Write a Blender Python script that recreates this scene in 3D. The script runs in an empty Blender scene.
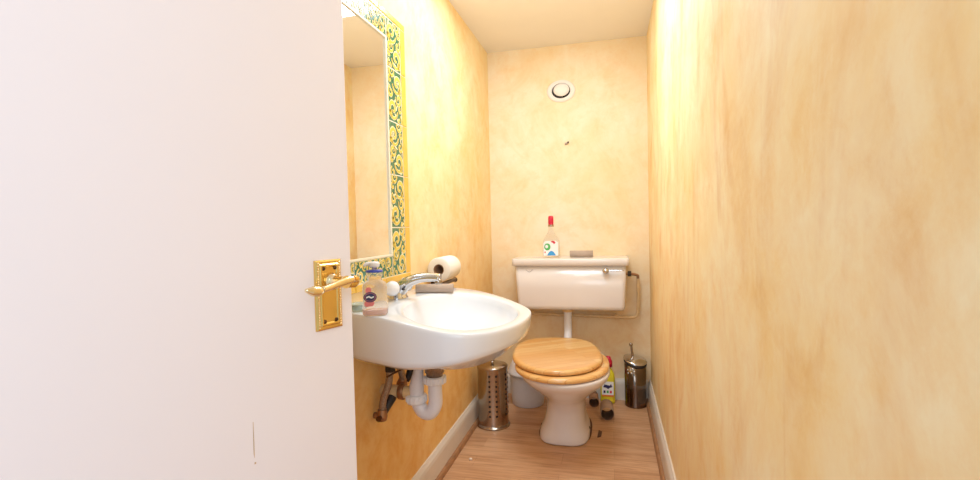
import bpy, bmesh, math, random
from mathutils import Vector, Matrix
random.seed(7)
PI = math.pi
C = bpy.context.scene.collection
XL, XR, YB, HC = -.744, .2214, 3.033, 2.17

# ------------------------------------------------------------------ materials
def new_mat(name):
    m = bpy.data.materials.new(name); m.use_nodes = True
    nt = m.node_tree
    return m, nt, nt.nodes['Principled BSDF']
def srgb(r, g, b):
    f = lambda c: (c/255/12.92) if c/255 <= .04045 else ((c/255+.055)/1.055)**2.4
    return (f(r), f(g), f(b), 1)
def plain(name, col, rough=.5, metal=0, spec=.5, coat=0, var=.06, scale=30, trans=0, ior=1.45, alpha=1):
    """Principled material whose colour is gently broken up by noise."""
    m, nt, b = new_mat(name)
    n = nt.nodes.new('ShaderNodeTexNoise'); n.inputs['Scale'].default_value = scale; n.inputs['Detail'].default_value = 4
    tc = nt.nodes.new('ShaderNodeTexCoord'); nt.links.new(tc.outputs['Object'], n.inputs['Vector'])
    r = nt.nodes.new('ShaderNodeValToRGB')
    r.color_ramp.elements[0].position = .3; r.color_ramp.elements[1].position = .7
    r.color_ramp.elements[0].color = tuple(c*(1-var) for c in col[:3])+(1,)
    r.color_ramp.elements[1].color = tuple(min(1, c*(1+var)) for c in col[:3])+(1,)
    nt.links.new(n.outputs['Fac'], r.inputs['Fac']); nt.links.new(r.outputs['Color'], b.inputs['Base Color'])
    b.inputs['Roughness'].default_value = rough; b.inputs['Metallic'].default_value = metal
    b.inputs['Specular IOR Level'].default_value = spec; b.inputs['Coat Weight'].default_value = coat
    b.inputs['Transmission Weight'].default_value = trans; b.inputs['IOR'].default_value = ior
    b.inputs['Alpha'].default_value = alpha
    return m
def mixc(nt, fac, a, b):
    n = nt.nodes.new('ShaderNodeMix'); n.data_type = 'RGBA'
    for s, v in ((0, fac), (6, a), (7, b)):
        if hasattr(v, 'is_output'): nt.links.new(v, n.inputs[s])
        elif v is not None: n.inputs[s].default_value = v
    return n.outputs[2]
def noise(nt, vec, scale, detail=5, rough=.6, dist=0):
    n = nt.nodes.new('ShaderNodeTexNoise')
    n.inputs['Scale'].default_value = scale; n.inputs['Detail'].default_value = detail
    n.inputs['Roughness'].default_value = rough; n.inputs['Distortion'].default_value = dist
    nt.links.new(vec, n.inputs['Vector']); return n.outputs['Fac']
def ramp(nt, fac, p0, p1, c0=(0,0,0,1), c1=(1,1,1,1)):
    r = nt.nodes.new('ShaderNodeValToRGB'); e = r.color_ramp.elements
    e[0].position = p0; e[1].position = p1; e[0].color = c0; e[1].color = c1
    nt.links.new(fac, r.inputs['Fac']); return r.outputs['Color']
def mapping(nt, scale=(1,1,1), rot=(0,0,0), loc=(0,0,0)):
    tc = nt.nodes.new('ShaderNodeTexCoord'); mp = nt.nodes.new('ShaderNodeMapping')
    mp.inputs['Scale'].default_value = scale; mp.inputs['Rotation'].default_value = rot; mp.inputs['Location'].default_value = loc
    nt.links.new(tc.outputs['Object'], mp.inputs['Vector']); return mp.outputs['Vector']

def wash_wall(name, light, mid, dark, rot, stretch, seed, streak_amt=.5, smear=0., low=None):
    """rag-rolled colour wash: cloudy patches, brushy streaks, optional dark wiped smears"""
    m, nt, b = new_mat(name)
    v1 = mapping(nt, (1, 1, 1), (0, 0, 0), (seed, seed*2, 0))
    v2 = mapping(nt, stretch, rot, (seed*3, 0, seed))
    # wander the brush direction so strokes curve
    wob = nt.nodes.new('ShaderNodeTexNoise'); wob.inputs['Scale'].default_value = 1.5; wob.inputs['Detail'].default_value = 1
    nt.links.new(v1, wob.inputs['Vector'])
    sub = nt.nodes.new('ShaderNodeVectorMath'); sub.operation = 'MULTIPLY_ADD'
    sub.inputs[1].default_value = (.9,.9,.9); nt.links.new(wob.outputs['Color'], sub.inputs[0]); nt.links.new(v2, sub.inputs[2])
    v2 = sub.outputs[0]
    cloud = noise(nt, v1, 2.6, 6, .66, .25)
    blot = noise(nt, v1, 8, 6, .72, .3)
    streak = noise(nt, v2, 6, 8, .70, .3)
    fine = noise(nt, v2, 22, 6, .72, .2)
    c = mixc(nt, ramp(nt, cloud, .38, .64), light, mid)
    c = mixc(nt, ramp(nt, blot, .48, .76, (0,0,0,1), (.55,)*3+(1,)), c, dark)
    c = mixc(nt, ramp(nt, streak, .48, .74, (0,0,0,1), (streak_amt,)*3+(1,)), c, dark)
    c = mixc(nt, ramp(nt, fine, .50, .78, (0,0,0,1), (.45,)*3+(1,)), c, light)
    if smear:
        v3 = mapping(nt, (1, 1.5, .6), (-.5, 0, 0), (seed*5, 1, 2))
        s_ = noise(nt, v3, 2.6, 4, .6, 1.4)
        g = noise(nt, v2, 9, 7, .7, .3)
        mm = nt.nodes.new('ShaderNodeMath'); mm.operation = 'MULTIPLY'
        nt.links.new(ramp(nt, s_, .50, .66), mm.inputs[0]); nt.links.new(ramp(nt, g, .30, .72), mm.inputs[1])
        k = nt.nodes.new('ShaderNodeMath'); k.operation = 'MULTIPLY'; k.inputs[1].default_value = smear
        nt.links.new(mm.outputs[0], k.inputs[0])
        c = mixc(nt, k.outputs[0], c, srgb(222,152,72))
        v4 = mapping(nt, (1, 15, .5), (0,0,0), (3,2,7)); dr = noise(nt, v4, 1.6, 2, .5, .05)      # thin runs of glaze
        m2 = nt.nodes.new('ShaderNodeMath'); m2.operation = 'MULTIPLY'
        nt.links.new(ramp(nt, dr, .64, .71), m2.inputs[0]); nt.links.new(ramp(nt, cloud, .42, .62, (0,0,0,1), (.3,.3,.3,1)), m2.inputs[1])
        c = mixc(nt, m2.outputs[0], c, srgb(220,152,78))
    if low:                                            # lower part of the wall blends to deeper tones
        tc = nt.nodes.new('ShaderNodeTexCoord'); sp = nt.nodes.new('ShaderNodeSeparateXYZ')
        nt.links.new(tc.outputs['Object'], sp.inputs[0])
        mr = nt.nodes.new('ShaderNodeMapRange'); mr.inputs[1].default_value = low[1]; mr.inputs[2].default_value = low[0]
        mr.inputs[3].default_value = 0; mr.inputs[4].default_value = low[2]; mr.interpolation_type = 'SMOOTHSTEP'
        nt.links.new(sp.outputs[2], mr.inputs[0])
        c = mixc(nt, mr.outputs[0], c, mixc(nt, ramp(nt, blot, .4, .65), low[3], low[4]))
    nt.links.new(c, b.inputs['Base Color'])
    b.inputs['Roughness'].default_value = .62; b.inputs['Specular IOR Level'].default_value = .25
    bp = nt.nodes.new('ShaderNodeBump'); bp.inputs['Strength'].default_value = .08; bp.inputs['Distance'].default_value = .008
    nt.links.new(blot, bp.inputs['Height']); nt.links.new(bp.outputs[0], b.inputs['Normal'])
    return m
M = {}
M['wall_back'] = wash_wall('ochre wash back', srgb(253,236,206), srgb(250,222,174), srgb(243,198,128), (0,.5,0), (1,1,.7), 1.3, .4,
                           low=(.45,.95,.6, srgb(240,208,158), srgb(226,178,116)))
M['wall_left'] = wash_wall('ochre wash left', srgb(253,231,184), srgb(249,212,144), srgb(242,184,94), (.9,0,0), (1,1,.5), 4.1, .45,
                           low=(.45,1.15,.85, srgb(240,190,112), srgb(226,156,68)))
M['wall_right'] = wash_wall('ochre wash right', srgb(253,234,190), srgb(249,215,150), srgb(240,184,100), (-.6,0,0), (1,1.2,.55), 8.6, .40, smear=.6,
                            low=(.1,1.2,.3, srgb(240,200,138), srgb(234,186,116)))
M['ceiling'] = plain('ceiling paint', srgb(247,241,236), .8, spec=.2, var=.015, scale=4)
M['skirting'] = plain('skirting gloss', srgb(222,208,192), .35, var=.03, scale=9)
M['bead'] = plain('stained beading', srgb(158,108,70), .5, var=.2, scale=24)

def wood_floor():
    m, nt, b = new_mat('oak laminate')
    v = mapping(nt)
    br = nt.nodes.new('ShaderNodeTexBrick'); nt.links.new(v, br.inputs['Vector'])
    br.inputs['Scale'].default_value = 1; br.inputs['Brick Width'].default_value = .62; br.inputs['Row Height'].default_value = .098
    br.inputs['Mortar Size'].default_value = .0007; br.offset = .37; br.inputs['Mortar Smooth'].default_value = .2
    br.inputs['Color1'].default_value = srgb(214,162,118); br.inputs['Color2'].default_value = srgb(188,134,92)
    br.inputs['Mortar'].default_value = srgb(150,100,64)
    vg = mapping(nt, (3.0, 60, 1)); g = noise(nt, vg, 1.6, 8, .68, .9)
    vh = mapping(nt, (1.2, 13, 1), (0,0,.03), (3,1,0)); h = noise(nt, vh, 1.5, 5, .6, 1.4)
    c = mixc(nt, ramp(nt, g, .42, .72, (0,0,0,1), (.8,.8,.8,1)), br.outputs['Color'], srgb(148,94,58))
    c = mixc(nt, ramp(nt, h, .45, .75, (0,0,0,1), (.6,.6,.6,1)), c, srgb(230,184,142))
    nt.links.new(c, b.inputs['Base Color']); b.inputs['Roughness'].default_value = .42
    return m
M['floor'] = wood_floor()
def pine():
    m, nt, b = new_mat('varnished pine')
    v = mapping(nt, (1,1,1), (0,0,-.62))
    br = nt.nodes.new('ShaderNodeTexBrick'); nt.links.new(v, br.inputs['Vector'])
    br.inputs['Scale'].default_value = 1; br.inputs['Brick Width'].default_value = 3; br.inputs['Row Height'].default_value = .042
    br.inputs['Mortar Size'].default_value = .0009
    br.inputs['Color1'].default_value = srgb(246,204,138); br.inputs['Color2'].default_value = srgb(232,170,94)
    br.inputs['Mortar'].default_value = srgb(206,134,62)
    vg = mapping(nt, (4, 60, 4), (0,0,-.62)); g = noise(nt, vg, 1.4, 6, .6, .8)
    c = mixc(nt, ramp(nt, g, .45, .75, (0,0,0,1), (.6,.6,.6,1)), br.outputs['Color'], srgb(218,146,70))
    nt.links.new(c, b.inputs['Base Color']); b.inputs['Roughness'].default_value = .28; b.inputs['Coat Weight'].default_value = .4
    return m
M['pine'] = pine()
M['ceramic'] = plain('white glazed ceramic', srgb(234,236,242), .1, var=.012, scale=5, coat=.3)
M['ceramic_old'] = plain('cream white ceramic', srgb(236,228,224), .16, var=.012, scale=5, coat=.2)
M['chrome'] = plain('chrome', srgb(205,207,212), .13, 1, var=.03)
M['steel'] = plain('brushed steel', srgb(168,156,144), .2, 1, var=.06, scale=5)
M['dark_steel'] = plain('polished dark steel', srgb(120,108,98), .14, 1, var=.1, scale=10)
M['black'] = plain('black hole', srgb(22,18,16), .6, var=.1)
M['rubber'] = plain('black rubber', srgb(38,32,30), .5, var=.15)
M['gold'] = plain('polished brass', srgb(226,186,104), .2, 1, var=.05)
M['gold_pale'] = plain('pale polished brass', srgb(244,222,172), .18, 1, var=.04)
M['copper'] = plain('dull copper', srgb(158,116,84), .4, .8, var=.2)
M['pipe_tan'] = plain('tan painted pipe', srgb(224,188,136), .4, var=.1)
M['painted_pipe'] = plain('cream painted pipe', srgb(226,190,138), .45, var=.08)
M['braid'] = plain('braided hose', srgb(150,128,108), .4, .7, var=.3, scale=200)
M['bronze'] = plain('dark bronze', srgb(84,58,38), .35, .8, var=.2)
M['door'] = plain('white door gloss', srgb(245,240,248), .38, var=.008, scale=3)
M['door_mark'] = plain('brown scuff', srgb(200,172,140), .7, var=.2)
M['paper'] = plain('tissue paper', srgb(246,238,226), .9, spec=.1, var=.02, scale=60)
M['card'] = plain('grey cardboard', srgb(188,166,150), .9, spec=.1, var=.06, scale=40)
M['card_brown'] = plain('brown cardboard', srgb(150,110,82), .9, spec=.1, var=.08, scale=40)
M['card_mid'] = plain('tan cardboard', srgb(172,140,116), .9, spec=.1, var=.06, scale=40)
M['card_in'] = plain('cardboard inside', srgb(120,90,70), .9, spec=.1, var=.08)
M['white_plastic'] = plain('white plastic', srgb(236,232,232), .3, var=.015)
M['grey_plastic'] = plain('translucent white waste pipe', srgb(226,220,222), .35, var=.04)
M['bucket'] = plain('pale grey bin plastic', srgb(226,222,222), .35, var=.02)
M['floor_brown'] = plain('dark brown floor edge', srgb(92,64,46), .8, var=.3, scale=50)
M['green'] = plain('green glaze', srgb(24,104,70), .22, var=.12, scale=40, coat=.3)
M['scroll'] = plain('yellow scroll glaze', srgb(232,196,66), .25, var=.1, scale=50)
M['scroll_pale'] = plain('cream scroll glaze', srgb(246,234,180), .25, var=.04)
M['amber'] = plain('amber glaze', srgb(240,184,66), .25, var=.07, scale=18)
M['white_trim'] = plain('cream trim', srgb(244,234,208), .35, var=.01)
M['mirror'] = plain('silvered glass', (.92,.93,.92,1), .01, 1, var=.0)
M['clear'] = plain('clear plastic', (.97,.97,.98,1), .05, trans=.92, ior=1.12, var=.0)
M['pink_soap'] = plain('pink liquid soap', srgb(244,206,200), .1, trans=.6, ior=1.2, var=.02)
M['clear_soap'] = plain('milky plastic', (.96,.96,.97,1), .1, trans=.85, ior=1.12, var=.0)
M['blue'] = plain('blue plastic', srgb(46,66,176), .3, var=.05)
M['navy'] = plain('navy print', srgb(36,38,84), .4, var=.05)
M['pink'] = plain('pink print', srgb(230,120,120), .4, var=.1)
M['red'] = plain('red plastic', srgb(214,30,60), .28, var=.05)
M['label_white'] = plain('white print', srgb(248,248,248), .4, var=.01)
M['leaf'] = plain('green print', srgb(70,176,84), .4, var=.1)
M['sky'] = plain('blue print', srgb(50,150,220), .4, var=.1)
M['yellow_bottle'] = plain('yellow plastic', srgb(236,218,46), .28, var=.05)
M['amber_print'] = plain('orange print', srgb(228,120,40), .4, var=.05)
M['smile'] = plain('grey print', srgb(168,156,152), .4, var=.02)
M['scrap'] = plain('paper scrap', srgb(244,226,204), .9, var=.05)
M['glassy'] = plain('greenish glass', srgb(214,226,214), .06, trans=.6, ior=1.3, var=.03)
M['soapbar'] = plain('olive soap', srgb(126,128,84), .5, var=.15)

# ------------------------------------------------------------------ mesh helpers
class MB:
    """collects shapes into ONE mesh, with material slots"""
    def __init__(s): s.bm = bmesh.new(); s.mats = []; s.smooth = []
    def mi(s, m):
        if m not in s.mats: s.mats.append(m)
        return s.mats.index(m)
    def grid(s, rings, m, closed=True, cap0=True, cap1=True, smooth=True, flip=False):
        k = s.mi(m); vs = [[s.bm.verts.new(p) for p in r] for r in rings]; n = len(rings[0])
        fs = []
        for a, b in zip(vs, vs[1:]):
            for i in range(n if closed else n-1):
                j = (i+1) % n
                f = s.bm.faces.new((a[i], a[j], b[j], b[i])); fs.append(f); f.smooth = smooth
        for on, r in ((cap0, vs[0]), (cap1, vs[-1])):
            if on: f = s.bm.faces.new(r); fs.append(f); f.smooth = False
        for f in fs: f.material_index = k
        return s
    def lathe(s, prof, m, loc=(0,0,0), axis=(0,0,1), n=32, sx=1, sy=1, caps=True, smooth=True, rot=0):
        q = Vector((0,0,1)).rotation_difference(Vector(axis).normalized()).to_matrix()
        L = Vector(loc); R = Matrix.Rotation(rot, 3, 'Z')
        rings = [[tuple(L + q @ (R @ Vector((r*sx*math.cos(2*PI*i/n), r*sy*math.sin(2*PI*i/n), z)))) for i in range(n)] for r, z in prof]
        return s.grid(rings, m, True, caps, caps, smooth)
    def box(s, lo, hi, m, bev=0, mat=None, seg=2):
        k = s.mi(m); r = bmesh.ops.create_cube(s.bm, size=1); vs = r['verts']
        lo, hi = Vector(lo), Vector(hi)
        for v in vs: v.co = Vector(((lo[i]+hi[i])/2 + v.co[i]*(hi[i]-lo[i])) for i in range(3))
        fs = set(f for v in vs for f in v.link_faces)
        for f in fs: f.material_index = k
        if bev:
            es = list(set(e for f in fs for e in f.edges))
            rr = bmesh.ops.bevel(s.bm, geom=es, offset=bev, segments=seg, affect='EDGES', profile=.5)
            allf = set(rr['faces']) | set(f for f in fs if f.is_valid)
            for f in allf: f.material_index = k; f.smooth = False
            vs = list(set(v for f in allf for v in f.verts))
        if mat is not None:
            for v in vs: v.co = mat @ v.co
        return s
    def sweep(s, pts, rad, m, n=14, sub=6, caps=True, sx=1., up=None):
        P = [Vector(p) for p in pts]; R = rad if isinstance(rad, (list, tuple)) else [rad]*len(P)
        path, rr = [], []
        for i in range(len(P)-1):
            a, b = P[i], P[i+1]; p0 = P[i-1] if i else a+(a-b); p3 = P[i+2] if i+2 < len(P) else b+(b-a)
            for k in range(sub):
                t = k/sub
                path.append(.5*((2*a)+(b-p0)*t+(2*p0-5*a+4*b-p3)*t*t+(3*a-p0-3*b+p3)*t**3)); rr.append(R[i]*(1-t)+R[i+1]*t)
        path.append(P[-1]); rr.append(R[-1])
        rings = []; nrm = None
        for i, p in enumerate(path):
            d = (path[min(i+1, len(path)-1)]-path[max(i-1, 0)]).normalized()
            if nrm is None:
                nrm = d.orthogonal() if up is None else Vector(up)
            nrm = (nrm - d*nrm.dot(d)).normalized(); bi = d.cross(nrm)
            rings.append([tuple(p + (nrm*math.cos(2*PI*j/n) + bi*sx*math.sin(2*PI*j/n))*rr[i]) for j in range(n)])
        return s.grid(rings, m, True, caps, caps)
    def poly(s, pts, m, thick=0, normal=None):
        k = s.mi(m); vs = [s.bm.verts.new(p) for p in pts]; f = s.bm.faces.new(vs); f.material_index = k
        if thick:
            r = bmesh.ops.extrude_face_region(s.bm, geom=[f]); d = Vector(normal)*thick
            for v in (g for g in r['geom'] if isinstance(g, bmesh.types.BMVert)): v.co += d
            for v in vs:
                for ff in v.link_faces: ff.material_index = k
        return s
    def ball(s, loc, r, m, scale=(1,1,1), u=20, v=12):
        k = s.mi(m); q = bmesh.ops.create_uvsphere(s.bm, u_segments=u, v_segments=v, radius=r)
        for x in q['verts']: x.co = Vector((x.co[0]*scale[0]+loc[0], x.co[1]*scale[1]+loc[1], x.co[2]*scale[2]+loc[2]))
        for f in set(f for x in q['verts'] for f in x.link_faces): f.material_index = k; f.smooth = True
        return s
    def build(s, name, parent=None, shift=None):
        me = bpy.data.meshes.new(name)
        bmesh.ops.recalc_face_normals(s.bm, faces=s.bm.faces[:])
        if shift is not None:
            for v in s.bm.verts: v.co -= Vector(shift)
        s.bm.to_mesh(me); s.bm.free()
        for m in s.mats: me.materials.append(M[m])
        o = bpy.data.objects.new(name, me); C.objects.link(o)
        if parent is not None: o.parent = parent
        elif shift is not None: o.location = shift
        return o
def thing(name, label, cat, loc=(0,0,0), group=None, rz=0):
    o = bpy.data.objects.new(name, None); C.objects.link(o); o.location = loc; o.rotation_euler = (0,0,rz)
    o.empty_display_size = .05
    return tag(o, label, cat, group)
def tag(o, label, cat, group=None):
    o['label'] = label; o['category'] = cat
    if group: o['group'] = group
    return o
def struct(o): o['kind'] = 'structure'; return o
def supring(cx, cy, hw, fr, bk, z, n=64, e=2.0, eb=None, rz=0, tilt=0):
    """egg ring: half width hw, reaching fr toward -Y and bk toward +Y"""
    out = []
    for i in range(n):
        t = 2*PI*i/n; c, s = math.cos(t), math.sin(t)
        ex = e if s < 0 else (eb or e)
        x = hw*math.copysign(abs(c)**(2/ex), c); y = (fr if s < 0 else bk)*math.copysign(abs(s)**(2/ex), s)
        out.append((cx+x*math.cos(rz)-y*math.sin(rz), cy+x*math.sin(rz)+y*math.cos(rz), z+tilt*y))
    return out
def rrect(cx, cy, hx, hy, r, z, n=6):
    out = []
    for (sx, sy, a0) in ((1,1,0), (-1,1,PI/2), (-1,-1,PI), (1,-1,3*PI/2)):
        for k in range(n+1):
            a = a0+PI/2*k/n
            out.append((cx+sx*(hx-r)+r*math.cos(a), cy+sy*(hy-r)+r*math.sin(a), z))
    return out

# ------------------------------------------------------------------ room shell
b = MB(); b.box((XL-.1,-1.6,-.06), (XR+.1,YB+.1,0), 'floor'); struct(b.build('floor'))
b = MB(); b.box((XL-.1,.1,HC), (XR+.1,YB+.1,HC+.08), 'ceiling'); struct(b.build('ceiling'))
b = MB(); b.box((XL-.1,.1,0), (XL,YB+.1,HC), 'wall_left'); struct(b.build('wall_left'))
b = MB(); b.box((XR,.1,0), (XR+.1,YB+.1,HC), 'wall_right'); struct(b.build('wall_right'))
b = MB(); b.box((XL,YB,0), (XR,YB+.1,HC), 'wall_back'); struct(b.build('wall_back'))
def skirt(name, p0, p1, inward):
    """moulded skirting: profile (offset from wall, height) swept between two points"""
    prof = [(0,0), (.018,0), (.018,.098), (.015,.112), (.010,.120), (.006,.127), (0,.127)]
    b = MB(); I = Vector(inward)
    rings = [[tuple(Vector(p)+I*o+Vector((0,0,h))) for o, h in prof] for p in (p0, p1)]
    b.grid(rings, 'skirting', smooth=False); return struct(b.build(name))
skirt('baseboard_left', (XL,.12,0), (XL,YB,0), (1,0,0))
skirt('baseboard_right', (XR,.12,0), (XR,YB,0), (-1,0,0))
skirt('baseboard_back', (XL+.018,YB,0), (XR-.018,YB,0), (0,-1,0))
def bead(name, p0, p1, inward):
    prof = [(0,0), (.016,0), (.015,.012), (.010,.020), (0,.023)]
    b = MB(); I = Vector(inward)
    b.grid([[tuple(Vector(p)+I*o+Vector((0,0,h))) for o, h in prof] for p in (p0, p1)], 'bead', smooth=False); return struct(b.build(name))
bead('trim_1', (XR-.018,.12,0), (XR-.018,YB-.02,0), (-1,0,0))
bead('trim_2', (XL+.018,.12,0), (XL+.018,YB-.02,0), (1,0,0))

# ------------------------------------------------------------------ door (opened inward, hinged on the near left)
A = math.radians(17); D = Vector((math.sin(A), math.cos(A), 0)); NV = Vector((math.cos(A), -math.sin(A), 0))
LP = Vector((-.5103, .8827, 0))
DM = Matrix((( D.x, NV.x, 0, LP.x), (D.y, NV.y, 0, LP.y), (0,0,1,0), (0,0,0,1)))   # local x along leaf, y out of the face, z up
b = MB(); b.box((-.62,-.034,.008), (0,0,1.98), 'door', .002)
b.poly([(-.2225,.0004,.765),(-.2215,.0004,.765),(-.2212,.0004,.73),(-.2215,.0004,.703),(-.2232,.0004,.712)], 'door_mark')
b.poly([(-.222,.0004,.698),(-.219,.0004,.697),(-.2195,.0004,.694),(-.2225,.0004,.6945)], 'door_mark')
door = struct(b.build('door_1')); door.matrix_world = DM
b = MB()
PX0, PX1, PZ0, PZ1 = -.0915, -.030, .888, 1.0205
def bord(x0,x1,z0,z1,y): return [(x0,y,z0),(x1,y,z0),(x1,y,z1),(x0,y,z1)]
b.grid([bord(PX0,PX1,PZ0,PZ1,0), bord(PX0,PX1,PZ0,PZ1,.004), bord(PX0+.003,PX1-.003,PZ0+.003,PZ1-.003,.0062), bord(PX0+.008,PX1-.008,PZ0+.007,PZ1-.007,.0062),
        bord(PX0+.010,PX1-.010,PZ0+.009,PZ1-.009,.0085), bord(PX0+.013,PX1-.013,PZ0+.012,PZ1-.012,.0085), bord(PX0+.015,PX1-.015,PZ0+.014,PZ1-.014,.0068)], 'gold', smooth=False)
N_=26
for k in range(N_):                                   # beaded Georgian edge
    z = PZ0+.006+(PZ1-PZ0-.012)*k/(N_-1)
    for x in (PX0+.0058, PX1-.0058): b.ball((x,.006,z), .0022, 'gold_pale', u=8, v=5)
plate = b.build('handle_plate', door)
for x in (PX0+.017, PX1-.017):
    for z in (PZ0+.016, PZ1-.016):
        b = MB(); b.lathe([(.0005,.0022),(.0032,.002),(.0042,0)], 'bronze', (x,.0068,z), (0,1,0), 12); b.build('screw', plate)
b = MB(); hx, hz = -.055, .979
b.lathe([(.017,0),(.017,.004),(.013,.008),(.0105,.014),(.0105,.034),(.012,.040)], 'gold_pale', (hx,.006,hz), (0,1,0), 20)
b.sweep([(hx+.016,.047,hz+.0035),(hx+.000,.046,hz+.002),(hx-.030,.047,hz-.003),(hx-.060,.050,hz-.0075)], [.0068,.0074,.0062,.0056], 'gold_pale')
b.sweep([(hx+.016,.047,hz+.0035),(hx+.024,.045,hz+.003),(hx+.029,.042,hz-.001),(hx+.024,.040,hz-.006),(hx+.012,.040,hz-.006)], [.0068,.0070,.0070,.0076,.0066], 'gold')
b.sweep([(hx-.060,.050,hz-.0075),(hx-.068,.050,hz-.0085),(hx-.080,.049,hz-.007),(hx-.093,.048,hz-.004)], [.0056,.0092,.0088,.003], 'gold_pale')
b.build('lever_handle', door)

# ------------------------------------------------------------------ mirror with scroll-tile surround
mir = thing('mirror', 'tall rectangular wall mirror above the basin, bordered by green and yellow scroll tiles', 'mirror', (XL,1.294,.89))
W0 = Vector((XL,1.294,.89))
def P(y, z, x=0): return Vector((x, y-1.294, z-.89))
MY0, MY1, MZ0, MZ1 = 1.04, 1.545, .986, 1.727
GY0, GY1, GZ0, GZ1 = .925, 1.668, .909, 1.803
b = MB(); b.box(P(MY0,MZ0), P(MY1,MZ1,.004), 'mirror'); b.build('mirror_glass', mir)
b = MB()
for lo, hi in (((MY0-.008,MZ0-.006),(MY1+.008,MZ0)), ((MY0-.008,MZ1),(MY1+.008,MZ1+.006)), ((MY0-.008,MZ0),(MY0,MZ1)), ((MY1,MZ0),(MY1+.008,MZ1))):
    b.box(P(lo[0],lo[1]), P(hi[0],hi[1],.009), 'white_trim')
b.build('mirror_trim', mir)
b = MB()
for lo, hi in (((.890,.890),(1.704,MZ0-.007)), ((.890,MZ1+.007),(1.704,1.822)), ((.890,MZ0-.007),(MY0-.009,MZ1+.007)), ((MY1+.009,MZ0-.007),(1.704,MZ1+.007))):
    b.box(P(lo[0],lo[1]), P(hi[0],hi[1],.0066), 'white_trim')
b.build('grout', mir)
def scroll_tile(y0, y1, z0, z1, seed, vert):
    """green glazed tile with raised curling leaf scrolls, all one mesh"""
    rnd = random.Random(seed); b = MB(); g = .0012
    b.box(P(y0+g,z0+g), P(y1-g,z1-g,.007), 'green', .001, seg=1)
    L, Wd = ((z1-z0), (y1-y0)) if vert else ((y1-y0), (z1-z0))
    asp = 1.36 if not vert else 1/1.36
    def pt(u, v, h):                                  # u along 0..1, v across 0..1
        return P(y0+v*(y1-y0), z0+u*(z1-z0), h) if vert else P(y0+u*(y1-y0), z0+v*(z1-z0), h)
    def ribbon(uv, w, m, h):
        k = b.mi(m); prev = None
        for i, (u, v) in enumerate(uv):
            a = uv[max(i-1,0)]; c = uv[min(i+1,len(uv)-1)]
            du, dv = (c[0]-a[0])*L, (c[1]-a[1])*Wd; q = math.hypot(du,dv) or 1
            ww = w*(.35+.65*math.sin(PI*min(1,(i+.8)/len(uv)*1.05)))
            nu, nv = -dv/q*ww/L, du/q*ww/Wd
            cl = lambda t: min(.985, max(.015, t))
            cur = (b.bm.verts.new(pt(cl(u+nu), cl(v+nv), h)), b.bm.verts.new(pt(cl(u-nu), cl(v-nv), h)))
            if prev:
                try: f = b.bm.faces.new((prev[0], prev[1], cur[1], cur[0])); f.material_index = k
                except ValueError: pass
            prev = cur
    def spiral(cu, cv, r0, r1, a0, turns, w):
        uv = []
        for i in range(30):
            t = i/29; r = r0+(r1-r0)*t; a = a0+turns*2*PI*t
            uv.append((cu+r*math.cos(a)/L, cv+r*math.sin(a)/Wd))
        ribbon(uv, w*1.5, 'scroll_pale', .0078); ribbon(uv, w*.95, 'scroll', .0084)
    S = min(L, Wd)
    n = max(1, round(L/S/.95))
    for k in range(n):
        cu = (k+.5)/n; sg = 1 if (k+seed) % 2 else -1
        spiral(cu, .5-.16*sg, .33*S, .05*S, sg*(PI*.55), 1.35*sg, .055*S)
        spiral(cu+.42/n, .5+.24*sg, .2*S, .04*S, -sg*PI*.4, -1.2*sg, .045*S)
        spiral(cu-.40/n, .5+.30*sg, .17*S, .04*S, sg*PI*.1, 1.1*sg, .04*S)
        spiral(cu+.08/n, .5+.33*sg, .12*S, .03*S, PI*.3, 1.0*sg, .035*S); spiral(cu-.22/n, .5-.36*sg, .11*S, .03*S, PI*.8, -1.0*sg, .035*S)
        for q in range(6):
            u, v = cu+rnd.uniform(-.48,.48)/n, rnd.uniform(.08,.92); a = rnd.uniform(0,2*PI)
            ribbon([(u+.11*S*math.cos(a)*t/L, v+.11*S*math.sin(a)*t/Wd) for t in (-1,-.5,0,.5,1)], .035*S, 'scroll_pale', .0081)
    for e in (.04,.96):                               # fine cream edge line along both long sides
        ribbon([(t/8, e) for t in range(9)], .012*S, 'scroll_pale', .0076)
    return b.build('border_tile', mir)
zs = [GZ0, 1.078, 1.264, 1.45, 1.636, GZ1]
for k in range(5):
    scroll_tile(MY1+.008, GY1, zs[k], zs[k+1], k, True)
    scroll_tile(GY0, MY0-.008, zs[k], zs[k+1], k+1, True)
for k in range(2):
    y0 = MY0-.008+k*.2605; y1 = y0+.2605
    scroll_tile(y0, y1, GZ0, MZ0-.006, k, False); scroll_tile(y0, y1, MZ1+.006, GZ1, k+1, False)
def edge_tile(y0, y1, z0, z1):
    b = MB(); b.box(P(y0+.001,z0+.001), P(y1-.001,z1-.001,.009), 'amber', .0025, seg=2); b.build('edge_tile', mir)
OY0, OY1, OZ0, OZ1 = GY0-.04, GY1+.04, .885, 1.826
for k in range(5):
    edge_tile(GY1, OY1, zs[k]-(OZ0<0), zs[k+1]); edge_tile(OY0, GY0, zs[k], zs[k+1])
for k in range(4):
    y0 = OY0+(OY1-OY0)*k/4; y1 = OY0+(OY1-OY0)*(k+1)/4
    edge_tile(y0, y1, OZ0, GZ0); edge_tile(y0, y1, GZ1, OZ1)

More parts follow.
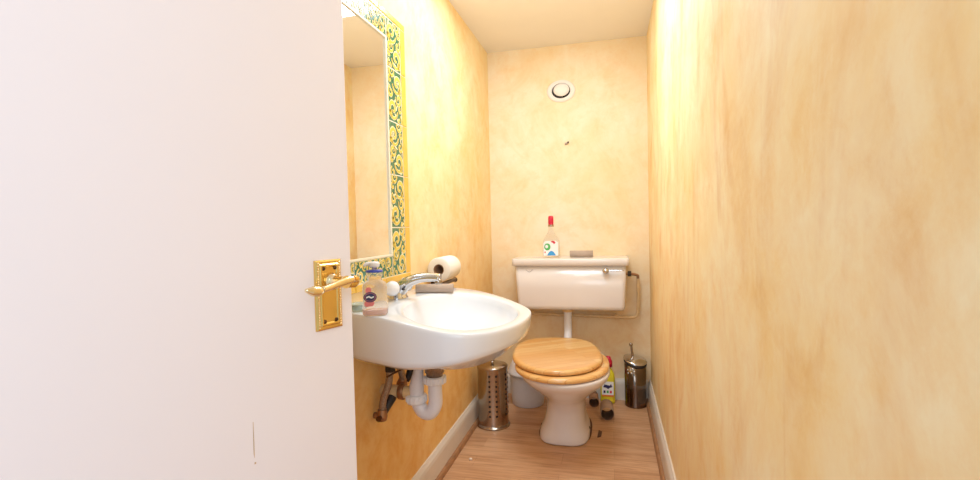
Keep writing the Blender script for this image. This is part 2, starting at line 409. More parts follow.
# ------------------------------------------------------------------ wash basin
near = [(XL,1.245),(-.70,1.222),(-.62,1.19),(-.53,1.152),(-.45,1.125),(-.39,1.115),(-.345,1.128),(-.30,1.17),(-.265,1.235),(-.243,1.31),(-.235,1.40)]
far = [(-.243,1.49),(-.27,1.56),(-.31,1.625),(-.36,1.69),(-.42,1.745),(-.49,1.785),(-.57,1.80),(-.65,1.785),(-.70,1.765),(XL,1.74)]
outl = near+far
def cat(pts, sub=6):
    out = []
    for i in range(len(pts)-1):
        a, c = Vector(pts[i]), Vector(pts[i+1]); p0 = Vector(pts[i-1]) if i else a+(a-c); p3 = Vector(pts[i+2]) if i+2 < len(pts) else c+(c-a)
        for k in range(sub):
            t = k/sub; out.append(.5*((2*a)+(c-p0)*t+(2*p0-5*a+4*c-p3)*t*t+(3*a-p0-3*c+p3)*t**3))
    return out+[Vector(pts[-1])]
OUT = cat(outl); BC = Vector((-.50,1.45)); NB = 96
def ray_out(a):
    d = Vector((math.cos(a), math.sin(a))); best = None
    for p, q in zip(OUT, OUT[1:]+OUT[:1]):
        e = q-p; det = d.x*(-e.y)+e.x*d.y
        if abs(det) < 1e-12: continue
        w = p-BC; t = (w.x*(-e.y)+e.x*w.y)/det; s = (d.x*w.y-d.y*w.x)/det
        if t > 0 and -1e-6 <= s <= 1+1e-6: best = t if best is None else max(best, t)
    return BC+d*best
ANG = [2*PI*i/NB for i in range(NB)]; OR = [ray_out(a) for a in ANG]
def ss(t): t = max(0, min(1, t)); return t*t*(3-2*t)
def zr(x): return .810+.030*ss((-.25-x)/.40)
def bowlp(a, s=1., cx=None):
    x = .178*math.cos(a)*s; y = .262*math.sin(a)*s
    return Vector((-.449+x, 1.425+y-.25*x))
BO = []                                               # the bowl edge seen along the same angles
for a in ANG:
    best = min((abs(((math.atan2((bowlp(q/720*2*PI)-BC).y, (bowlp(q/720*2*PI)-BC).x)-a+PI) % (2*PI))-PI), q) for q in range(720))[1]
    BO.append(bowlp(best/720*2*PI))
DR = Vector((-.53,1.45))
def oring(s, zf, c=BC): return [(*(c+(p-c)*s), zf(p.x, p.y)) for p in OR]
def bring(s, zf, c=Vector((-.47,1.43))): return [(*(c+(p-c)*s), zf(p.x)) for p in BO]
b = MB()
zap = lambda x, y: .757-.045*ss((-.24-x)/.35)
rings = [oring(.10, lambda x,y: .680, DR), oring(.34, lambda x,y: .682, DR), oring(.56, lambda x,y: .689, DR),
         oring(.76, lambda x,y: .703+.006*(x+.5), DR), oring(.90, lambda x,y: zap(x,y)-.014, DR), oring(.965, lambda x,y: zap(x,y)-.002), oring(.978, lambda x,y: zap(x,y)+.012),
         oring(.992, lambda x,y: zr(x)-.026), oring(.998, lambda x,y: zr(x)-.012), oring(.997, lambda x,y: zr(x)-.005), oring(.990, lambda x,y: zr(x)-.001), oring(.980, lambda x,y: zr(x))]
o_in = rings[-1]
rings += [[tuple(Vector(p)*.25+Vector((*q,zr(q.x)))*.75) for p, q in zip(o_in, BO)],
          bring(1.005, lambda x: zr(x)-.0015), bring(.985, lambda x: zr(x)-.006), bring(.955, lambda x: zr(x)-.024), bring(.90, lambda x: zr(x)-.048),
          bring(.80, lambda x: .752), bring(.62, lambda x: .725), bring(.38, lambda x: .713), bring(.12, lambda x: .709)]
b.grid(rings, 'ceramic')
bas0 = Vector((XL,1.45,.655))
bas = thing('washbasin', 'white oval ceramic washbasin mounted on the left wall', 'washbasin', bas0)
b.build('bowl', bas, bas0)
b = MB(); b.lathe([(.030,.7085),(.030,.7125),(.024,.7135),(.010,.7125),(.008,.7145),(.001,.7148)], 'chrome', (-.47,1.43,0)); b.build('plug', bas, bas0)
b = MB(); q = Vector((-.6275,1.485,.800)); n_ = Vector((1,-.12,.30)).normalized()
tx = Vector((.12,1,0)).normalized(); tz = n_.cross(tx)
b.poly([tuple(q+n_*.010+tx*.019*math.copysign(abs(math.cos(t))**.6, math.cos(t))+tz*.0065*math.copysign(abs(math.sin(t))**.6, math.sin(t))) for t in [2*PI*i/20 for i in range(20)]], 'black', .002, -n_)
b.build('overflow_slot', bas, bas0)
# mixer tap, part of the basin
TX, TY, TZ = -.697, 1.508, zr(-.69)-.001
b = MB(); b.lathe([(.031,0),(.031,.004),(.027,.010),(.024,.030),(.022,.042),(.015,.050),(.002,.053)], 'chrome', (TX,TY,TZ), n=28, sy=1.25)
b.sweep([(TX-.006,TY,TZ+.012),(TX+.012,TY,TZ+.036),(TX+.042,TY-.002,TZ+.058),(TX+.085,TY-.004,TZ+.071),(TX+.128,TY-.006,TZ+.073),(TX+.152,TY-.007,TZ+.070)], [.023,.022,.017,.0140,.0125,.0125], 'chrome', sx=1.25)
b.lathe([(.0115,0),(.0125,.004),(.0125,.014),(.010,.018)], 'steel', (TX+.146,TY-.007,TZ+.050), n=20)
b.sweep([(TX,TY-.005,TZ+.024),(TX,TY-.045,TZ+.034)], [.016,.014], 'chrome')
b.sweep([(TX,TY+.005,TZ+.024),(TX,TY+.045,TZ+.034)], [.016,.014], 'chrome')
tap = b.build('mixer_tap', bas, bas0)
for sg in (-1, 1):
    b = MB(); b.lathe([(.012,0),(.021,.004),(.0245,.014),(.0235,.026),(.017,.034),(.006,.037),(.001,.0372)], 'white_plastic', (TX+.001,TY+sg*.040,TZ+.031), (.15,sg*.75,.5), 24)
    b.lathe([(.0248,.011),(.0255,.0135),(.0248,.016)], 'chrome', (TX+.001,TY+sg*.040,TZ+.031), (.15,sg*.75,.5), 24, caps=False)
    b.build('tap_knob', tap, bas0)
b = MB(); b.lathe([(.003,0),(.0055,.003),(.0055,.008),(.003,.010)], 'rubber', (TX+.030,TY-.026,TZ+.036), (.4,-1,.1), 14); b.build('tap_button', tap, bas0)

# ------------------------------------------------------------------ waste trap and supply pipes under the basin
w0 = Vector((-.553,1.45,.50))
tr = thing('waste_trap', 'white plastic U-bend waste trap under the basin, running to the left wall', 'waste pipe', w0)
b = MB(); b.lathe([(.031,.682),(.031,.614),(.026,.612),(.026,.595)], 'braid', (w0.x,w0.y,0)); b.build('tailpiece', tr, w0)
b = MB(); rib = []
b.lathe([(.024,.602),(.033,.600),(.034,.594),(.034,.582),(.031,.578),(.024,.577)], 'white_plastic', (w0.x,w0.y,0))
for k in range(16):
    a = 2*PI*k/16; c, s = math.cos(a), math.sin(a)
    b.box((-.003,-.003,-.010), (.003,.003,.010), 'white_plastic', .001, Matrix.Translation((w0.x+.034*c, w0.y+.034*s, .590)) @ Matrix.Rotation(a,4,'Z'), seg=1)
b.build('coupling_nut', tr, w0)
b = MB(); b.sweep([(w0.x,w0.y,.590),(w0.x,w0.y,.55),(w0.x,w0.y,.512),(w0.x-.016,w0.y,.483),(w0.x-.040,w0.y+.002,.481),(w0.x-.057,w0.y+.004,.500),(w0.x-.066,w0.y+.004,.525)], .0225, 'grey_plastic', n=20, sub=8)
b.build('u_bend', tr, w0)
ux, uy = w0.x-.066, w0.y+.004
b = MB(); b.lathe([(.024,.508),(.031,.510),(.032,.516),(.032,.532),(.029,.537),(.024,.538)], 'white_plastic', (ux,uy,0))
for k in range(14):
    a = 2*PI*k/14; b.box((-.003,-.003,-.009), (.003,.003,.009), 'white_plastic', .001, Matrix.Translation((ux+.032*math.cos(a), uy+.032*math.sin(a), .524)) @ Matrix.Rotation(a,4,'Z'), seg=1)
b.build('coupling_nut', tr, w0)
b = MB(); b.sweep([(ux,uy,.535),(ux+.002,uy,.565),(ux+.008,uy,.605),(ux+.012,uy,.632)], [.024,.024,.018,.013], 'grey_plastic', n=20)
b.build('riser', tr, w0)
b = MB(); b.sweep([(ux-.006,uy,.540),(ux-.05,uy+.004,.540),(XL-.001,uy+.008,.540)], .020, 'painted_pipe', n=18)
b.lathe([(.024,0),(.026,.003),(.026,.017),(.024,.020)], 'copper', (ux-.062,uy+.005,.540), (1,0,0), 20)
b.build('outlet_pipe', tr, w0)
b = MB(); b.ball((ux+.014,uy,.640), .016, 'rubber'); b.lathe([(.012,.640),(.012,.690)], 'rubber', (ux+.014,uy,0)); b.build('clamp', tr, w0)
b = MB(); b.sweep([(ux+.012,uy-.014,.646),(ux-.010,uy-.09,.643),(ux-.025,uy-.155,.640)], .0032, 'bronze'); b.build('pop_up_rod', tr, w0)
def supply(name, label, pts, top, valve):
    o0 = Vector(pts[-1]); t = thing(name, label, 'pipe', o0, None)
    b = MB(); b.sweep(pts, .0115, 'braid'); b.build('hose', t, o0)
    b = MB(); b.sweep([top, pts[0]], [.013,.013], 'rubber'); b.lathe([(.012,-.012),(.0175,-.010),(.0175,.010),(.012,.012)], 'rubber', pts[0], n=6, smooth=False); b.build('hose_nut', t, o0)
    b = MB()
    for q in valve: b.sweep(*q)
    b.build('valve', t, o0)
    return t
supply('supply_pipe', 'braided basin supply pipe nearest the door, dropping to a low brass valve', [(-.690,1.415,.630),(-.696,1.412,.58),(-.712,1.405,.53),(-.716,1.402,.490)], (-.690,1.416,.690),
       [([(-.716,1.402,.500),(-.716,1.402,.478),(-.716,1.402,.464)], [.014,.017,.014], 'copper'), ([(XL,1.402,.478),(-.705,1.402,.478)], .010, 'copper'),
        ([(-.716,1.408,.480),(-.708,1.43,.505),(-.704,1.45,.522),(-.700,1.475,.540)], [.010,.013,.016,.010], 'rubber'), ([(-.716,1.395,.478),(-.716,1.375,.478)], [.006,.009], 'bronze')])
supply('supply_pipe', 'second basin supply pipe, short and bent, beside the white waste trap', [(-.690,1.485,.640),(-.688,1.487,.61),(-.684,1.490,.585),(-.682,1.494,.568)], (-.690,1.485,.700),
       [([(-.682,1.494,.574),(-.690,1.500,.552),(-.700,1.505,.535)], [.013,.019,.014], 'copper'), ([(XL,1.506,.535),(-.690,1.506,.535)], .010, 'copper'),
        ([(-.675,1.505,.560),(-.664,1.515,.590),(-.658,1.520,.612)], [.009,.014,.010], 'rubber'), ([(-.658,1.520,.612),(-.640,1.525,.625)], [.011,.012], 'rubber')])

# ------------------------------------------------------------------ things on the basin
s0 = Vector((-.631,1.214,zr(-.624)+.0005)); face = math.atan2(-1.214, .624)+PI/2
sd = thing('soap_dispenser', 'clear plastic pump soap bottle with blue collar on the near basin edge', 'soap bottle', s0, None, face)
b = MB(); hw, hd = .0345, .021
def br(h, k=1., e=3.2): return supring(0, 0, hw*k, hd*k, hd*k, h, 40, e)
b.grid([br(0,.9), br(.004,.99), br(.02,1), br(.05,.94), br(.075,.95), br(.084,.93), br(.090,.82,2.8), br(.094,.62,2.3), br(.097,.56,2), br(.106,.55,2), br(.108,.50,2)], 'clear_soap'); b.build('bottle', sd)
b = MB(); b.grid([br(.0015,.82), br(.006,.92), br(.015,.93), br(.016,.93)], 'pink_soap'); b.build('liquid_soap', sd)
b = MB(); yf = -hd-.0008
def blob(cx, cz, rx, rz, m, d=0., y=yf):
    b.poly([(cx+rx*math.cos(2*PI*i/24), y-d, cz+rz*math.sin(2*PI*i/24)) for i in range(24)], m)
blob(-.017,.070,.008,.009,'pink',.0); blob(-.012,.035,.010,.008,'pink',.0); blob(-.021,.034,.008,.008,'pink',.0001)
blob(-.013,.052,.0175,.014,'navy',.0003); blob(-.013,.052,.0145,.011,'pink',.0004); blob(-.013,.052,.0135,.0103,'navy',.0005)
b.poly([(-.023,yf-.0007,.053),(-.016,yf-.0007,.056),(-.010,yf-.0007,.052),(-.003,yf-.0007,.055),(-.003,yf-.0007,.051),(-.010,yf-.0007,.048),(-.016,yf-.0007,.052),(-.023,yf-.0007,.049)], 'label_white')
b.build('label', sd)
b = MB(); b.lathe([(.0195,.107),(.0195,.121),(.016,.123),(.006,.124),(.005,.136)], 'clear_soap', n=24, sx=1.15); pm = b.build('pump', sd)
b = MB(); b.lathe([(.0200,.1175),(.0200,.1225),(.014,.1245)], 'blue', n=24, sx=1.15); b.build('collar', pm)
b = MB(); b.lathe([(.011,.131),(.0145,.133),(.015,.141),(.012,.146),(.002,.147)], 'white_plastic', n=24)
b.sweep([(.006,0,.140),(-.012,0,.141),(-.022,-.004,.140),(-.027,-.006,.135)], [.006,.0055,.0048,.0036], 'white_plastic'); b.build('nozzle', pm)

o0 = Vector((-.708,1.268,zr(-.708)-.0005))
t = thing('soap_dish', 'small round glass dish on the basin, tucked behind the pump soap bottle', 'soap dish', o0)
b = MB(); b.lathe([(.020,0),(.024,.006),(.030,.018),(.031,.022),(.028,.021),(.020,.008),(.002,.006)], 'glassy', n=28); b.build('dish', t)

def tube(label, p0, p1, r, m, wall=.0018, name='cardboard_tube'):
    p0, p1 = Vector(p0), Vector(p1); L = (p1-p0).length; mid = (p0+p1)/2; base = Vector((mid.x, mid.y, mid.z-r))
    b = MB(); ax = (p1-p0)
    b.lathe([(r-wall,0),(r,0),(r,L),(r-wall,L)], m, p0, ax, 32, caps=False)
    b.lathe([(r-wall,0),(r-wall,L)], 'card_in', p0, ax, 32, caps=False)
    for k in range(5):                                # spiral seam of the wound card
        pass
    o = b.build(name, None, base); return tag(o, label, 'cardboard tube', 'empty toilet roll tubes')
zt = .8375
tube('empty grey cardboard roll tube lying on the basin ledge by the tap', (-.686,1.632,zt+.0175), (-.556,1.672,zr(-.556)+.0185), .016, 'card')

# toilet roll on its wall holder
ry0, ry1, rx, rz_, rr_ = 1.885, 2.035, -.689, .900, .050
b = MB(); b.sweep([(XL,1.955,.833),(rx+.01,1.955,.833)], .009, 'bronze'); b.lathe([(.022,0),(.022,.004),(.012,.009)], 'bronze', (XL,1.955,.833), (1,0,0), 20)
h0 = Vector((XL,1.955,.833)); hold = thing('roll_holder', 'dark bronze toilet roll holder on the left wall beyond the tap', 'toilet roll holder', h0)
b.build('wall_bracket', hold, h0)
b = MB(); b.sweep([(rx+.012,1.86,.8395),(rx+.012,1.90,.8405),(rx+.012,2.02,.8405),(rx+.012,2.06,.8395)], [.010,.0085,.0085,.010], 'bronze')
b.ball((rx+.012,1.862,.8395), .0115, 'bronze'); b.ball((rx+.012,2.058,.8395), .0115, 'bronze'); b.build('roll_bar', hold, h0)
b = MB(); n=40; rc = .0225
b.lathe([(rc,0),(rc+.003,-.0005),(.047,0),(rr_,.003),(rr_,ry1-ry0-.003),(.047,ry1-ry0),(rc,ry1-ry0)], 'paper', (rx,ry0,rz_), (0,1,0), 40, caps=False)
r0 = Vector((rx,(ry0+ry1)/2,rz_-rr_)); roll = thing('toilet_roll', 'part-used white toilet roll resting on the dark wall holder', 'toilet roll', r0)
b.build('paper', roll, r0)
b = MB(); b.lathe([(rc,-.001),(rc-.002,-.001),(rc-.002,ry1-ry0+.001),(rc,ry1-ry0+.001)], 'card_brown', (rx,ry0,rz_), (0,1,0), 32, caps=False); b.build('core_tube', roll, r0)

# ------------------------------------------------------------------ toilet pan with wooden seat
t0 = Vector((-.24,2.5,0)); toi = thing('toilet', 'white ceramic toilet pan with wooden seat below the cistern', 'toilet', t0)
b = MB()
def pr(z, cx, hw, yf, yc, yb, e=2.2, eb=2.6): return supring(cx, yc, hw, yc-yf, yb-yc, z, 64, e, eb)
b.grid([pr(.004,-.242,.124,2.330,2.50,2.74,3.2,3), pr(.012,-.242,.126,2.328,2.50,2.74,3.2,3), pr(.035,-.242,.122,2.331,2.50,2.74,3,3), pr(.055,-.242,.112,2.336,2.50,2.74,2.7,3),
        pr(.085,-.240,.102,2.342,2.50,2.74,2.6,3), pr(.14,-.236,.095,2.344,2.50,2.74,2.5,3), pr(.19,-.230,.094,2.326,2.48,2.74,2.4,3), pr(.225,-.226,.101,2.285,2.45,2.74,2.3), pr(.26,-.224,.123,2.225,2.42,2.745,2.2),
        pr(.295,-.223,.155,2.165,2.39,2.75,2.1), pr(.33,-.222,.187,2.112,2.36,2.755,2.1), pr(.355,-.222,.203,2.078,2.34,2.76,2.1), pr(.372,-.222,.209,2.066,2.33,2.76,2.1), pr(.382,-.222,.208,2.066,2.33,2.76,2.1), pr(.386,-.222,.202,2.072,2.33,2.755,2.1),
        pr(.386,-.222,.165,2.115,2.33,2.60,2.1), pr(.37,-.222,.155,2.125,2.33,2.59,2.1), pr(.30,-.222,.12,2.18,2.36,2.56), pr(.24,-.222,.06,2.26,2.38,2.48)], 'ceramic_old')
b.lathe([(.036,0),(.040,.012),(.040,.05),(.034,.055)], 'ceramic_old', (-.257,2.715,.345), (0,1,0), 24)
b.build('pan', toi, t0)
b = MB()
b.grid([pr(.0005,-.243,.134,2.362,2.53,2.78,3.,3.), pr(.003,-.243,.132,2.365,2.53,2.78,3.,3.)], 'floor_brown'); b.build('base_ring', toi, t0)  # thin dark brown ring on the floor around the pan foot
for sg in (1, -1):
    b = MB(); b.lathe([(.008,0),(.008,.004),(.005,.008),(.001,.009)], 'black', (-.242+sg*.118,2.50,.030), (sg*.6,-.2,1), 12); b.build('floor_bolt', toi, t0)
b = MB(); RS = -.03
def sr(z, k, o=0.): return supring(-.238, 2.335, .2225-o, .275-o, .30-o, z, 72, 2.05, 2.4, RS)
def sh(z): return supring(-.238, 2.335, .125, .16, .16, z, 72, 2.05, 2.2, RS)
b.grid([sh(.3885), sr(.3885,0,.010), sr(.392,0,.002), sr(.400,0,0), sr(.408,0,.003), sr(.4125,0,.011), sh(.4125), sh(.3885)], 'pine', cap0=False, cap1=False)
b.build('seat', toi, t0)
b = MB(); RL = -.13
RL = .13
def lr(z, o=0., tl=0): return supring(-.266, 2.385, z and .219-o, .292-o, .350-o, z, 72, 2.05, 2.9, RL, .0)
b.grid([lr(.4145,.012), lr(.418,.003), lr(.426,0), lr(.434,.003), lr(.4385,.012), lr(.4395,.03)], 'pine'); b.build('lid', toi, t0)
for dx in (-.075,.075):
    b = MB(); b.sweep([(-.28+dx,2.70,.388),(-.28+dx,2.70,.413)], .010, 'chrome'); b.build('hinge', toi, t0)

# ------------------------------------------------------------------ cistern
c0 = Vector((-.24,YB,.575)); cis = thing('cistern', 'white low-level toilet cistern mounted on the back wall', 'cistern', c0)
b = MB(); cyc, hy = (2.822+YB)/2, (YB-2.822)/2
def cr(z, x0, x1, y0, r): return rrect((x0+x1)/2, (y0+YB)/2, (x1-x0)/2, (YB-y0)/2, r, z)
b.grid([cr(.574,-.525,.056,2.852,.016), cr(.577,-.536,.066,2.838,.022), cr(.585,-.541,.071,2.829,.024), cr(.60,-.543,.073,2.825,.024), cr(.70,-.548,.077,2.822,.024), cr(.836,-.555,.082,2.818,.024)], 'ceramic_old', smooth=True)
b.build('tank', cis, c0)
b = MB(); b.grid([cr(.834,-.566,.094,2.806,.018), cr(.837,-.571,.099,2.801,.020), cr(.870,-.571,.099,2.801,.020), cr(.875,-.569,.097,2.804,.018), cr(.876,-.563,.091,2.810,.016)], 'ceramic_old'); b.build('cistern_lid', cis, c0)
b = MB(); fx, fz = -.030, .806
b.lathe([(.016,0),(.016,.004),(.010,.007),(.009,.018)], 'chrome', (fx,2.8195,fz), (0,-1,0), 20)
b.ball((fx,2.800,fz), .0165, 'chrome', (1.15,.8,1))
b.sweep([(fx+.01,2.800,fz+.001),(fx+.05,2.796,fz+.003),(fx+.098,2.796,fz+.004)], [.006,.0042,.0048], 'chrome', sx=.6); b.build('flush_lever', cis, c0)
b = MB(); ex, ez, ey = -.467, .805, 2.8178
pts = [(ex-.017+.034*i/12, ez+.004-.011*math.sin(PI*i/12)) for i in range(13)]
b.grid([[(x, ey, z+.0016), (x, ey, z-.0016)] for x, z in pts], 'smile', closed=False, cap0=False, cap1=False)
for dx in (-.0185,.0185): b.poly([(ex+dx-.004,ey,ez+.004),(ex+dx+.004,ey,ez+.004),(ex+dx+.004,ey,ez+.0065),(ex+dx-.004,ey,ez+.0065)], 'smile')
b.build('emblem', cis, c0)
b = MB(); b.sweep([(-.257,2.93,.578),(-.257,2.93,.50),(-.257,2.925,.43),(-.257,2.89,.392),(-.257,2.84,.372),(-.257,2.772,.369)], .0235, 'white_plastic', n=20, sub=8)
b.lathe([(.028,.548),(.036,.550),(.036,.574)], 'painted_pipe', (-.257,2.93,0), n=8, smooth=False); b.build('flush_pipe', cis, c0)

i0 = Vector((.118,3.0,.51)); ip = thing('inlet_pipe', 'thin cream painted water pipe looping from the cistern side to below it', 'pipe', i0)
b = MB(); b.sweep([(.152,2.985,.745),(.153,2.99,.72),(.153,2.998,.62),(.151,3.0,.555),(.144,3.0,.524),(.126,3.0,.511),(.08,3.0,.508),(-.1,3.002,.512),(-.30,3.003,.515),(-.52,3.004,.520),(XL+.001,3.006,.524)], .0098, 'pipe_tan', sub=6); b.build('pipe_run', ip, i0)
b = MB(); b.sweep([(.152,2.985,.742),(.152,2.985,.757),(.146,2.984,.764),(.120,2.982,.770),(.078,2.982,.772)], .0085, 'copper'); b.lathe([(.010,0),(.016,.001),(.016,.020),(.010,.021)], 'rubber', (.094,2.982,.772), (1,-.0,0), 6, smooth=False); b.build('fitting', ip, i0)
for x in (-.42,.02):
    b = MB(); b.box((x-.006,3.0,.500), (x+.006,YB,.526), 'painted_pipe', .001); b.build('pipe_clip', ip, i0)

# ------------------------------------------------------------------ things on the cistern
v0 = Vector((-.348,2.925,.8765)); sp = thing('cleaner_bottle', 'clear cleaner bottle with a red cap standing on the cistern lid', 'cleaning bottle', v0)
b = MB()
def vr(h, w, d, e=3): return supring(0,0,w,d,d,h,40,e)
b.grid([vr(0,.046,.026), vr(.005,.051,.030), vr(.05,.052,.031), vr(.095,.050,.030), vr(.118,.040,.026,2.5), vr(.138,.026,.020,2.2), vr(.155,.017,.016,2), vr(.178,.0145,.0145,2), vr(.184,.0145,.0145,2)], 'clear'); b.build('bottle', sp)
b = MB(); yq = -.0318
def vb(pts, m, d=0): b.poly([(x, yq-d, z) for x, z in pts], m)
vb([(-.043,.012),(.044,.012),(.044,.090),(.030,.100),(-.030,.100),(-.043,.088)], 'label_white')
vb([(-.020+.019*math.cos(2*PI*i/24), .064+.021*math.sin(2*PI*i/24)) for i in range(24)], 'leaf', .0004)
vb([(-.024+.009*math.cos(2*PI*i/20), .066+.010*math.sin(2*PI*i/20)) for i in range(20)], 'label_white', .0006)
vb([(.000,.094),(.008,.100),(.022,.099),(.030,.088),(.020,.080),(.014,.088)], 'red', .0004)
vb([(-.022,.013)]+[(-.022+.052*i/12, .013+.027*math.sin(PI*i/12)**.8) for i in range(1,12)]+[(.030,.013)], 'sky', .0004)
vb([(-.034+.005*math.cos(2*PI*i/12), .032+.006*math.sin(2*PI*i/12)) for i in range(12)], 'pink', .0004)
b.build('label', sp)
b = MB(); b.lathe([(.017,.184),(.017,.196),(.0155,.199),(.0165,.205),(.0165,.238),(.014,.247),(.006,.250)], 'red', n=24, sy=.9)
b.lathe([(.0172,.184),(.0172,.1965)], 'steel', n=24, sy=.9, caps=False); b.build('cap', sp)
tube('empty grey cardboard roll tube lying on top of the cistern', (-.238,2.925,.8765+.0195), (-.103,2.930,.8765+.0195), .0190, 'card')

# ------------------------------------------------------------------ floor things
k0 = Vector((-.630,2.522,0)); bn = thing('perforated_canister', 'tall stainless steel canister with punched holes standing under the basin', 'canister', k0)
b = MB(); rb = .081
b.lathe([(.083,0),(.090,.002),(.091,.007),(.088,.011),(rb+.001,.014),(rb,.02),(rb,.312),(rb+.001,.314)], 'steel', n=56); body = b.build('canister_body', bn)
for row in range(9):
    z = .072+row*.0265
    for col in range(6):
        a = math.radians([-89, -63, -17, 9, 55, 81][col]); c, s_ = math.cos(a), math.sin(a)
        b = MB(); b.lathe([(.0062,0),(.0062,.0016),(.0050,.0018)], 'black', ((rb-.0006)*c,(rb-.0006)*s_,z), (c,s_,0), 10); b.build('punched_hole', body)
b = MB(); b.lathe([(.0815,.313),(.084,.314),(.084,.322),(.078,.328),(.04,.333),(.008,.335)], 'steel', n=48); lid = b.build('canister_lid', bn)
b = MB(); b.lathe([(.006,.334),(.005,.342),(.011,.346),(.0135,.353),(.011,.361),(.002,.364)], 'chrome', n=20); b.build('knob', lid)

u0 = Vector((-.498,2.868,0)); bk = thing('waste_bin', 'pale plastic swing-lid waste bin behind the steel canister', 'bin', u0)
b = MB(); b.lathe([(.088,0),(.094,.004),(.100,.05),(.108,.165),(.112,.185)], 'bucket', n=48); b.build('bin_body', bk)
b = MB(); b.lathe([(.112,.184),(.118,.186),(.119,.198),(.112,.206),(.104,.235),(.088,.265),(.055,.288),(.01,.295)], 'white_plastic', n=48); b.build('bin_lid', bk)

q0 = Vector((.128,2.944,0)); hb = thing('brush_holder', 'polished steel toilet brush holder in the back right corner', 'toilet brush holder', q0)
b = MB(); R_ = .061; nn = 48; SL = -.16
def qr(r, z, sl=0): return [(r*math.cos(2*PI*i/nn), r*math.sin(2*PI*i/nn), z+sl*r*math.cos(2*PI*i/nn)-sl*1.5*r*math.sin(2*PI*i/nn)) for i in range(nn)]
b.grid([qr(.058,0), qr(.062,.003), qr(.062,.008), qr(R_,.011), qr(R_,.10), qr(R_,.262,SL), qr(R_-.003,.262,SL), qr(R_-.003,.02)], 'dark_steel'); hbody = b.build('holder_body', hb)
b = MB(); b.grid([qr(R_+.002,.252,SL), qr(R_+.004,.254,SL), qr(R_+.004,.267,SL), qr(R_-.002,.269,SL)], 'rubber', cap0=False, cap1=False); b.build('rim_band', hb)
for a, z in ((-2.35,.222),(-2.05,.226),(-1.70,.219),(-1.95,.206),(-2.3,.203)):
    b = MB(); b.lathe([(.004,0),(.004,.0012)], 'label_white', ((R_-.0003)*math.cos(a),(R_-.0003)*math.sin(a),z), (math.cos(a),math.sin(a),0), 10); b.build('punched_hole', hbody)
l0 = Vector((.128,2.944,.025)); tb = thing('toilet_brush', 'toilet brush with round steel lid and upright handle in the corner holder', 'toilet brush', l0)
b = MB(); b.grid([[(x+q0.x,y+q0.y,z) for x,y,z in r] for r in (qr(R_+.004,.2685,SL), qr(R_+.005,.2705,SL), qr(R_-.008,.277,SL), qr(.030,.286,SL), qr(.008,.290,SL))], 'chrome'); b.build('brush_lid', tb, l0)
b = MB(); b.sweep([(q0.x-.012,q0.y,.286),(q0.x-.016,q0.y,.32),(q0.x-.021,q0.y,.358)], [.0065,.0065,.0065], 'steel')
b.lathe([(.0065,0),(.0105,.004),(.0105,.012),(.006,.017),(.001,.018)], 'steel', (q0.x-.021,q0.y,.352), (-.14,0,1), 18); b.build('handle', tb, l0)
b = MB(); b.sweep([(q0.x,q0.y,.028),(q0.x,q0.y,.05),(q0.x,q0.y,.11),(q0.x,q0.y,.125),(q0.x-.010,q0.y,.28)], [.025,.034,.034,.006,.005], 'white_plastic'); b.build('bristle_head', tb, l0)

y0 = Vector((-.031,2.962,0)); yb_ = thing('bleach_bottle', 'yellow plastic bleach bottle with a red cap on the floor behind the toilet', 'cleaning bottle', y0)
b = MB()
def yr(h, w, d, e=2.8): return supring(0,0,w,d,d,h,40,e)
b.grid([yr(0,.036,.024), yr(.004,.041,.028), yr(.02,.043,.029), yr(.15,.043,.029), yr(.175,.040,.027), yr(.195,.030,.022,2.3), yr(.212,.019,.017,2), yr(.222,.015,.015,2)], 'yellow_bottle'); b.build('bottle', yb_)
b = MB(); yq = -.0298
vb([(-.033,.045),(.034,.045),(.034,.135),(-.033,.135)], 'label_white')
vb([(-.033,.045),(.034,.045),(.034,.056),(-.033,.056)], 'amber_print', .0003)
vb([(-.026,.100),(-.018,.118),(.012,.112),(.020,.122),(.028,.104),(.012,.098),(.004,.090),(-.010,.098)], 'navy', .0004)
for k in range(3): vb([(-.024+k*.018,.066),(-.012+k*.018,.066),(-.012+k*.018,.082),(-.024+k*.018,.082)], ['navy','leaf','red'][k], .0004)
b.build('label', yb_)
b = MB(); b.lathe([(.017,.216),(.024,.218),(.023,.252),(.016,.266),(.0135,.278),(.003,.281)], 'red', (.006,0,0), n=24); b.build('cap', yb_)

tube('empty brown cardboard roll tube on the floor right of the toilet, open end facing out', (-.031,2.688,.0365), (-.037,2.815,.0365), .0360, 'card_mid')
tube('empty cardboard roll tube on the floor behind the toilet, mostly hidden by the pan', (-.108,2.865,.029), (-.116,2.99,.029), .0285, 'card_brown')
b = MB(); b.poly([(-.075,2.545,.0005),(-.080,2.46,.0005),(-.062,2.475,.0005),(-.058,2.53,.0005)], 'floor_brown', .004, (0,0,1)); tag(b.build('floor_patch', None, (-.07,2.50,.0005)), 'dark brown patch on the floor against the right of the toilet base', 'scrap')  # flat dark brown sliver beside the pan foot
b = MB(); b.ball((0,0,.0), .007, 'scrap', (1.2,.8,.9), 8, 6); o = b.build('paper_crumb'); o.location = (-.640,2.11,.006)
tag(o, 'tiny pale crumb of paper on the floor near the left skirting', 'scrap')

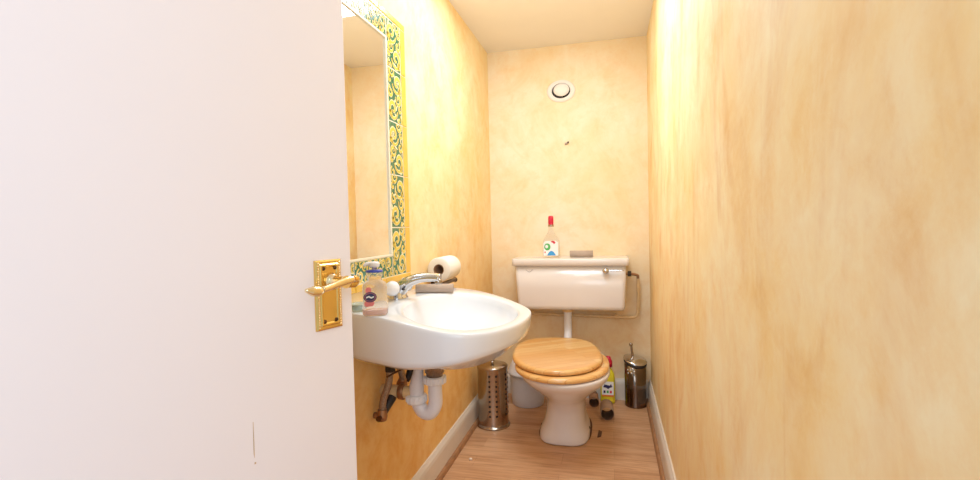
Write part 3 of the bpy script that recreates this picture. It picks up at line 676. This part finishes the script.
# ------------------------------------------------------------------ vent and fixing on the back wall
e0 = Vector((-.283,YB,1.890)); vt = thing('air_vent', 'round cream extractor vent high on the back wall', 'vent', e0)
SX = 1.27
b = MB(); b.lathe([(.068,0),(.068,.004),(.064,.009),(.050,.013),(.046,.012),(.044,.004),(.044,.001)], 'ceiling', (0,0,0), (0,-1,0), 48, sx=SX, caps=False); b.build('vent_ring', vt)
b = MB(); b.lathe([(.045,.0005),(.040,.002)], 'black', (0,0,0), (0,-1,0), 40, sx=SX); b.build('vent_gap', vt)
b = MB(); b.lathe([(.012,.002),(.012,.012),(.0365,.013),(.038,.016),(.036,.020),(.015,.0225),(.001,.023)], 'ceiling', (.003,0,.004), (0,-1,0), 40, sx=SX); b.build('vent_disc', vt)
b = MB(); b.sweep([(0,0,0),(-.002,-.006,.001),(.010,-.012,.006)], [.007,.006,.004], 'smile'); b.ball((.013,-.012,.008), .006, 'rubber', (1,1,1), 8, 6)
o = b.build('wall_hook'); o.location = (-.258,YB,1.566); tag(o, 'tiny grey screw hook in the back wall below the vent', 'hook')

# ------------------------------------------------------------------ light, world, camera
def area(name, loc, target, size, energy, col, sy=None):
    l = bpy.data.lights.new(name, 'AREA'); l.energy = energy; l.color = col; l.size = size
    if sy: l.shape = 'RECTANGLE'; l.size_y = sy
    o = bpy.data.objects.new(name, l); C.objects.link(o); o.location = loc
    o.rotation_euler = (Vector(target)-Vector(loc)).to_track_quat('-Z', 'Y').to_euler()
    return o
def bulb(name, loc, energy, col, r):
    l = bpy.data.lights.new(name, 'POINT'); l.energy = energy; l.color = col; l.shadow_soft_size = r
    o = bpy.data.objects.new(name, l); C.objects.link(o); o.location = loc
bulb('ceiling_bulb', (-.24,1.62,1.93), 4.6, (.76,.89,1), .10)
area('rear_fill', (-.25,1.95,2.15), (-.25,1.95,0), .5, 13, (.80,.91,1), .6)  # added soft downlight to fill the rear, not a separate fitting
area('front_fill', (.30,-1.1,1.7), (-.25,2.2,.7), 1.3, 22, (.80,.90,1), 1.2)  # added broad fill from behind the camera, no actual lamp there
w = bpy.data.worlds.new('World'); bpy.context.scene.world = w; w.use_nodes = True
w.node_tree.nodes['Background'].inputs[0].default_value = (.82,.91,1,1); w.node_tree.nodes['Background'].inputs[1].default_value = .66

def rotc(yaw, pitch, roll):
    f = Vector((-math.sin(yaw)*math.cos(pitch), math.cos(yaw)*math.cos(pitch), math.sin(pitch)))
    r = Vector((math.cos(yaw), math.sin(yaw), 0)); u = r.cross(f)
    c, s = math.cos(roll), math.sin(roll)
    return r*c+u*s, u*c-r*s, f
r, u, f = rotc(.2437, -.0312, -.0228)
cam = bpy.data.cameras.new('camera'); co = bpy.data.objects.new('camera', cam); C.objects.link(co)
co.matrix_world = Matrix(((r.x,u.x,-f.x,0), (r.y,u.y,-f.y,0), (r.z,u.z,-f.z,1.08), (0,0,0,1)))
cam.sensor_width = 36; cam.lens = 485.93/980*36; cam.clip_start = .01
bpy.context.scene.camera = co
vs = bpy.context.scene.view_settings
vs.view_transform = 'Standard'; vs.look = 'None'; vs.exposure = .12; vs.gamma = 1.12
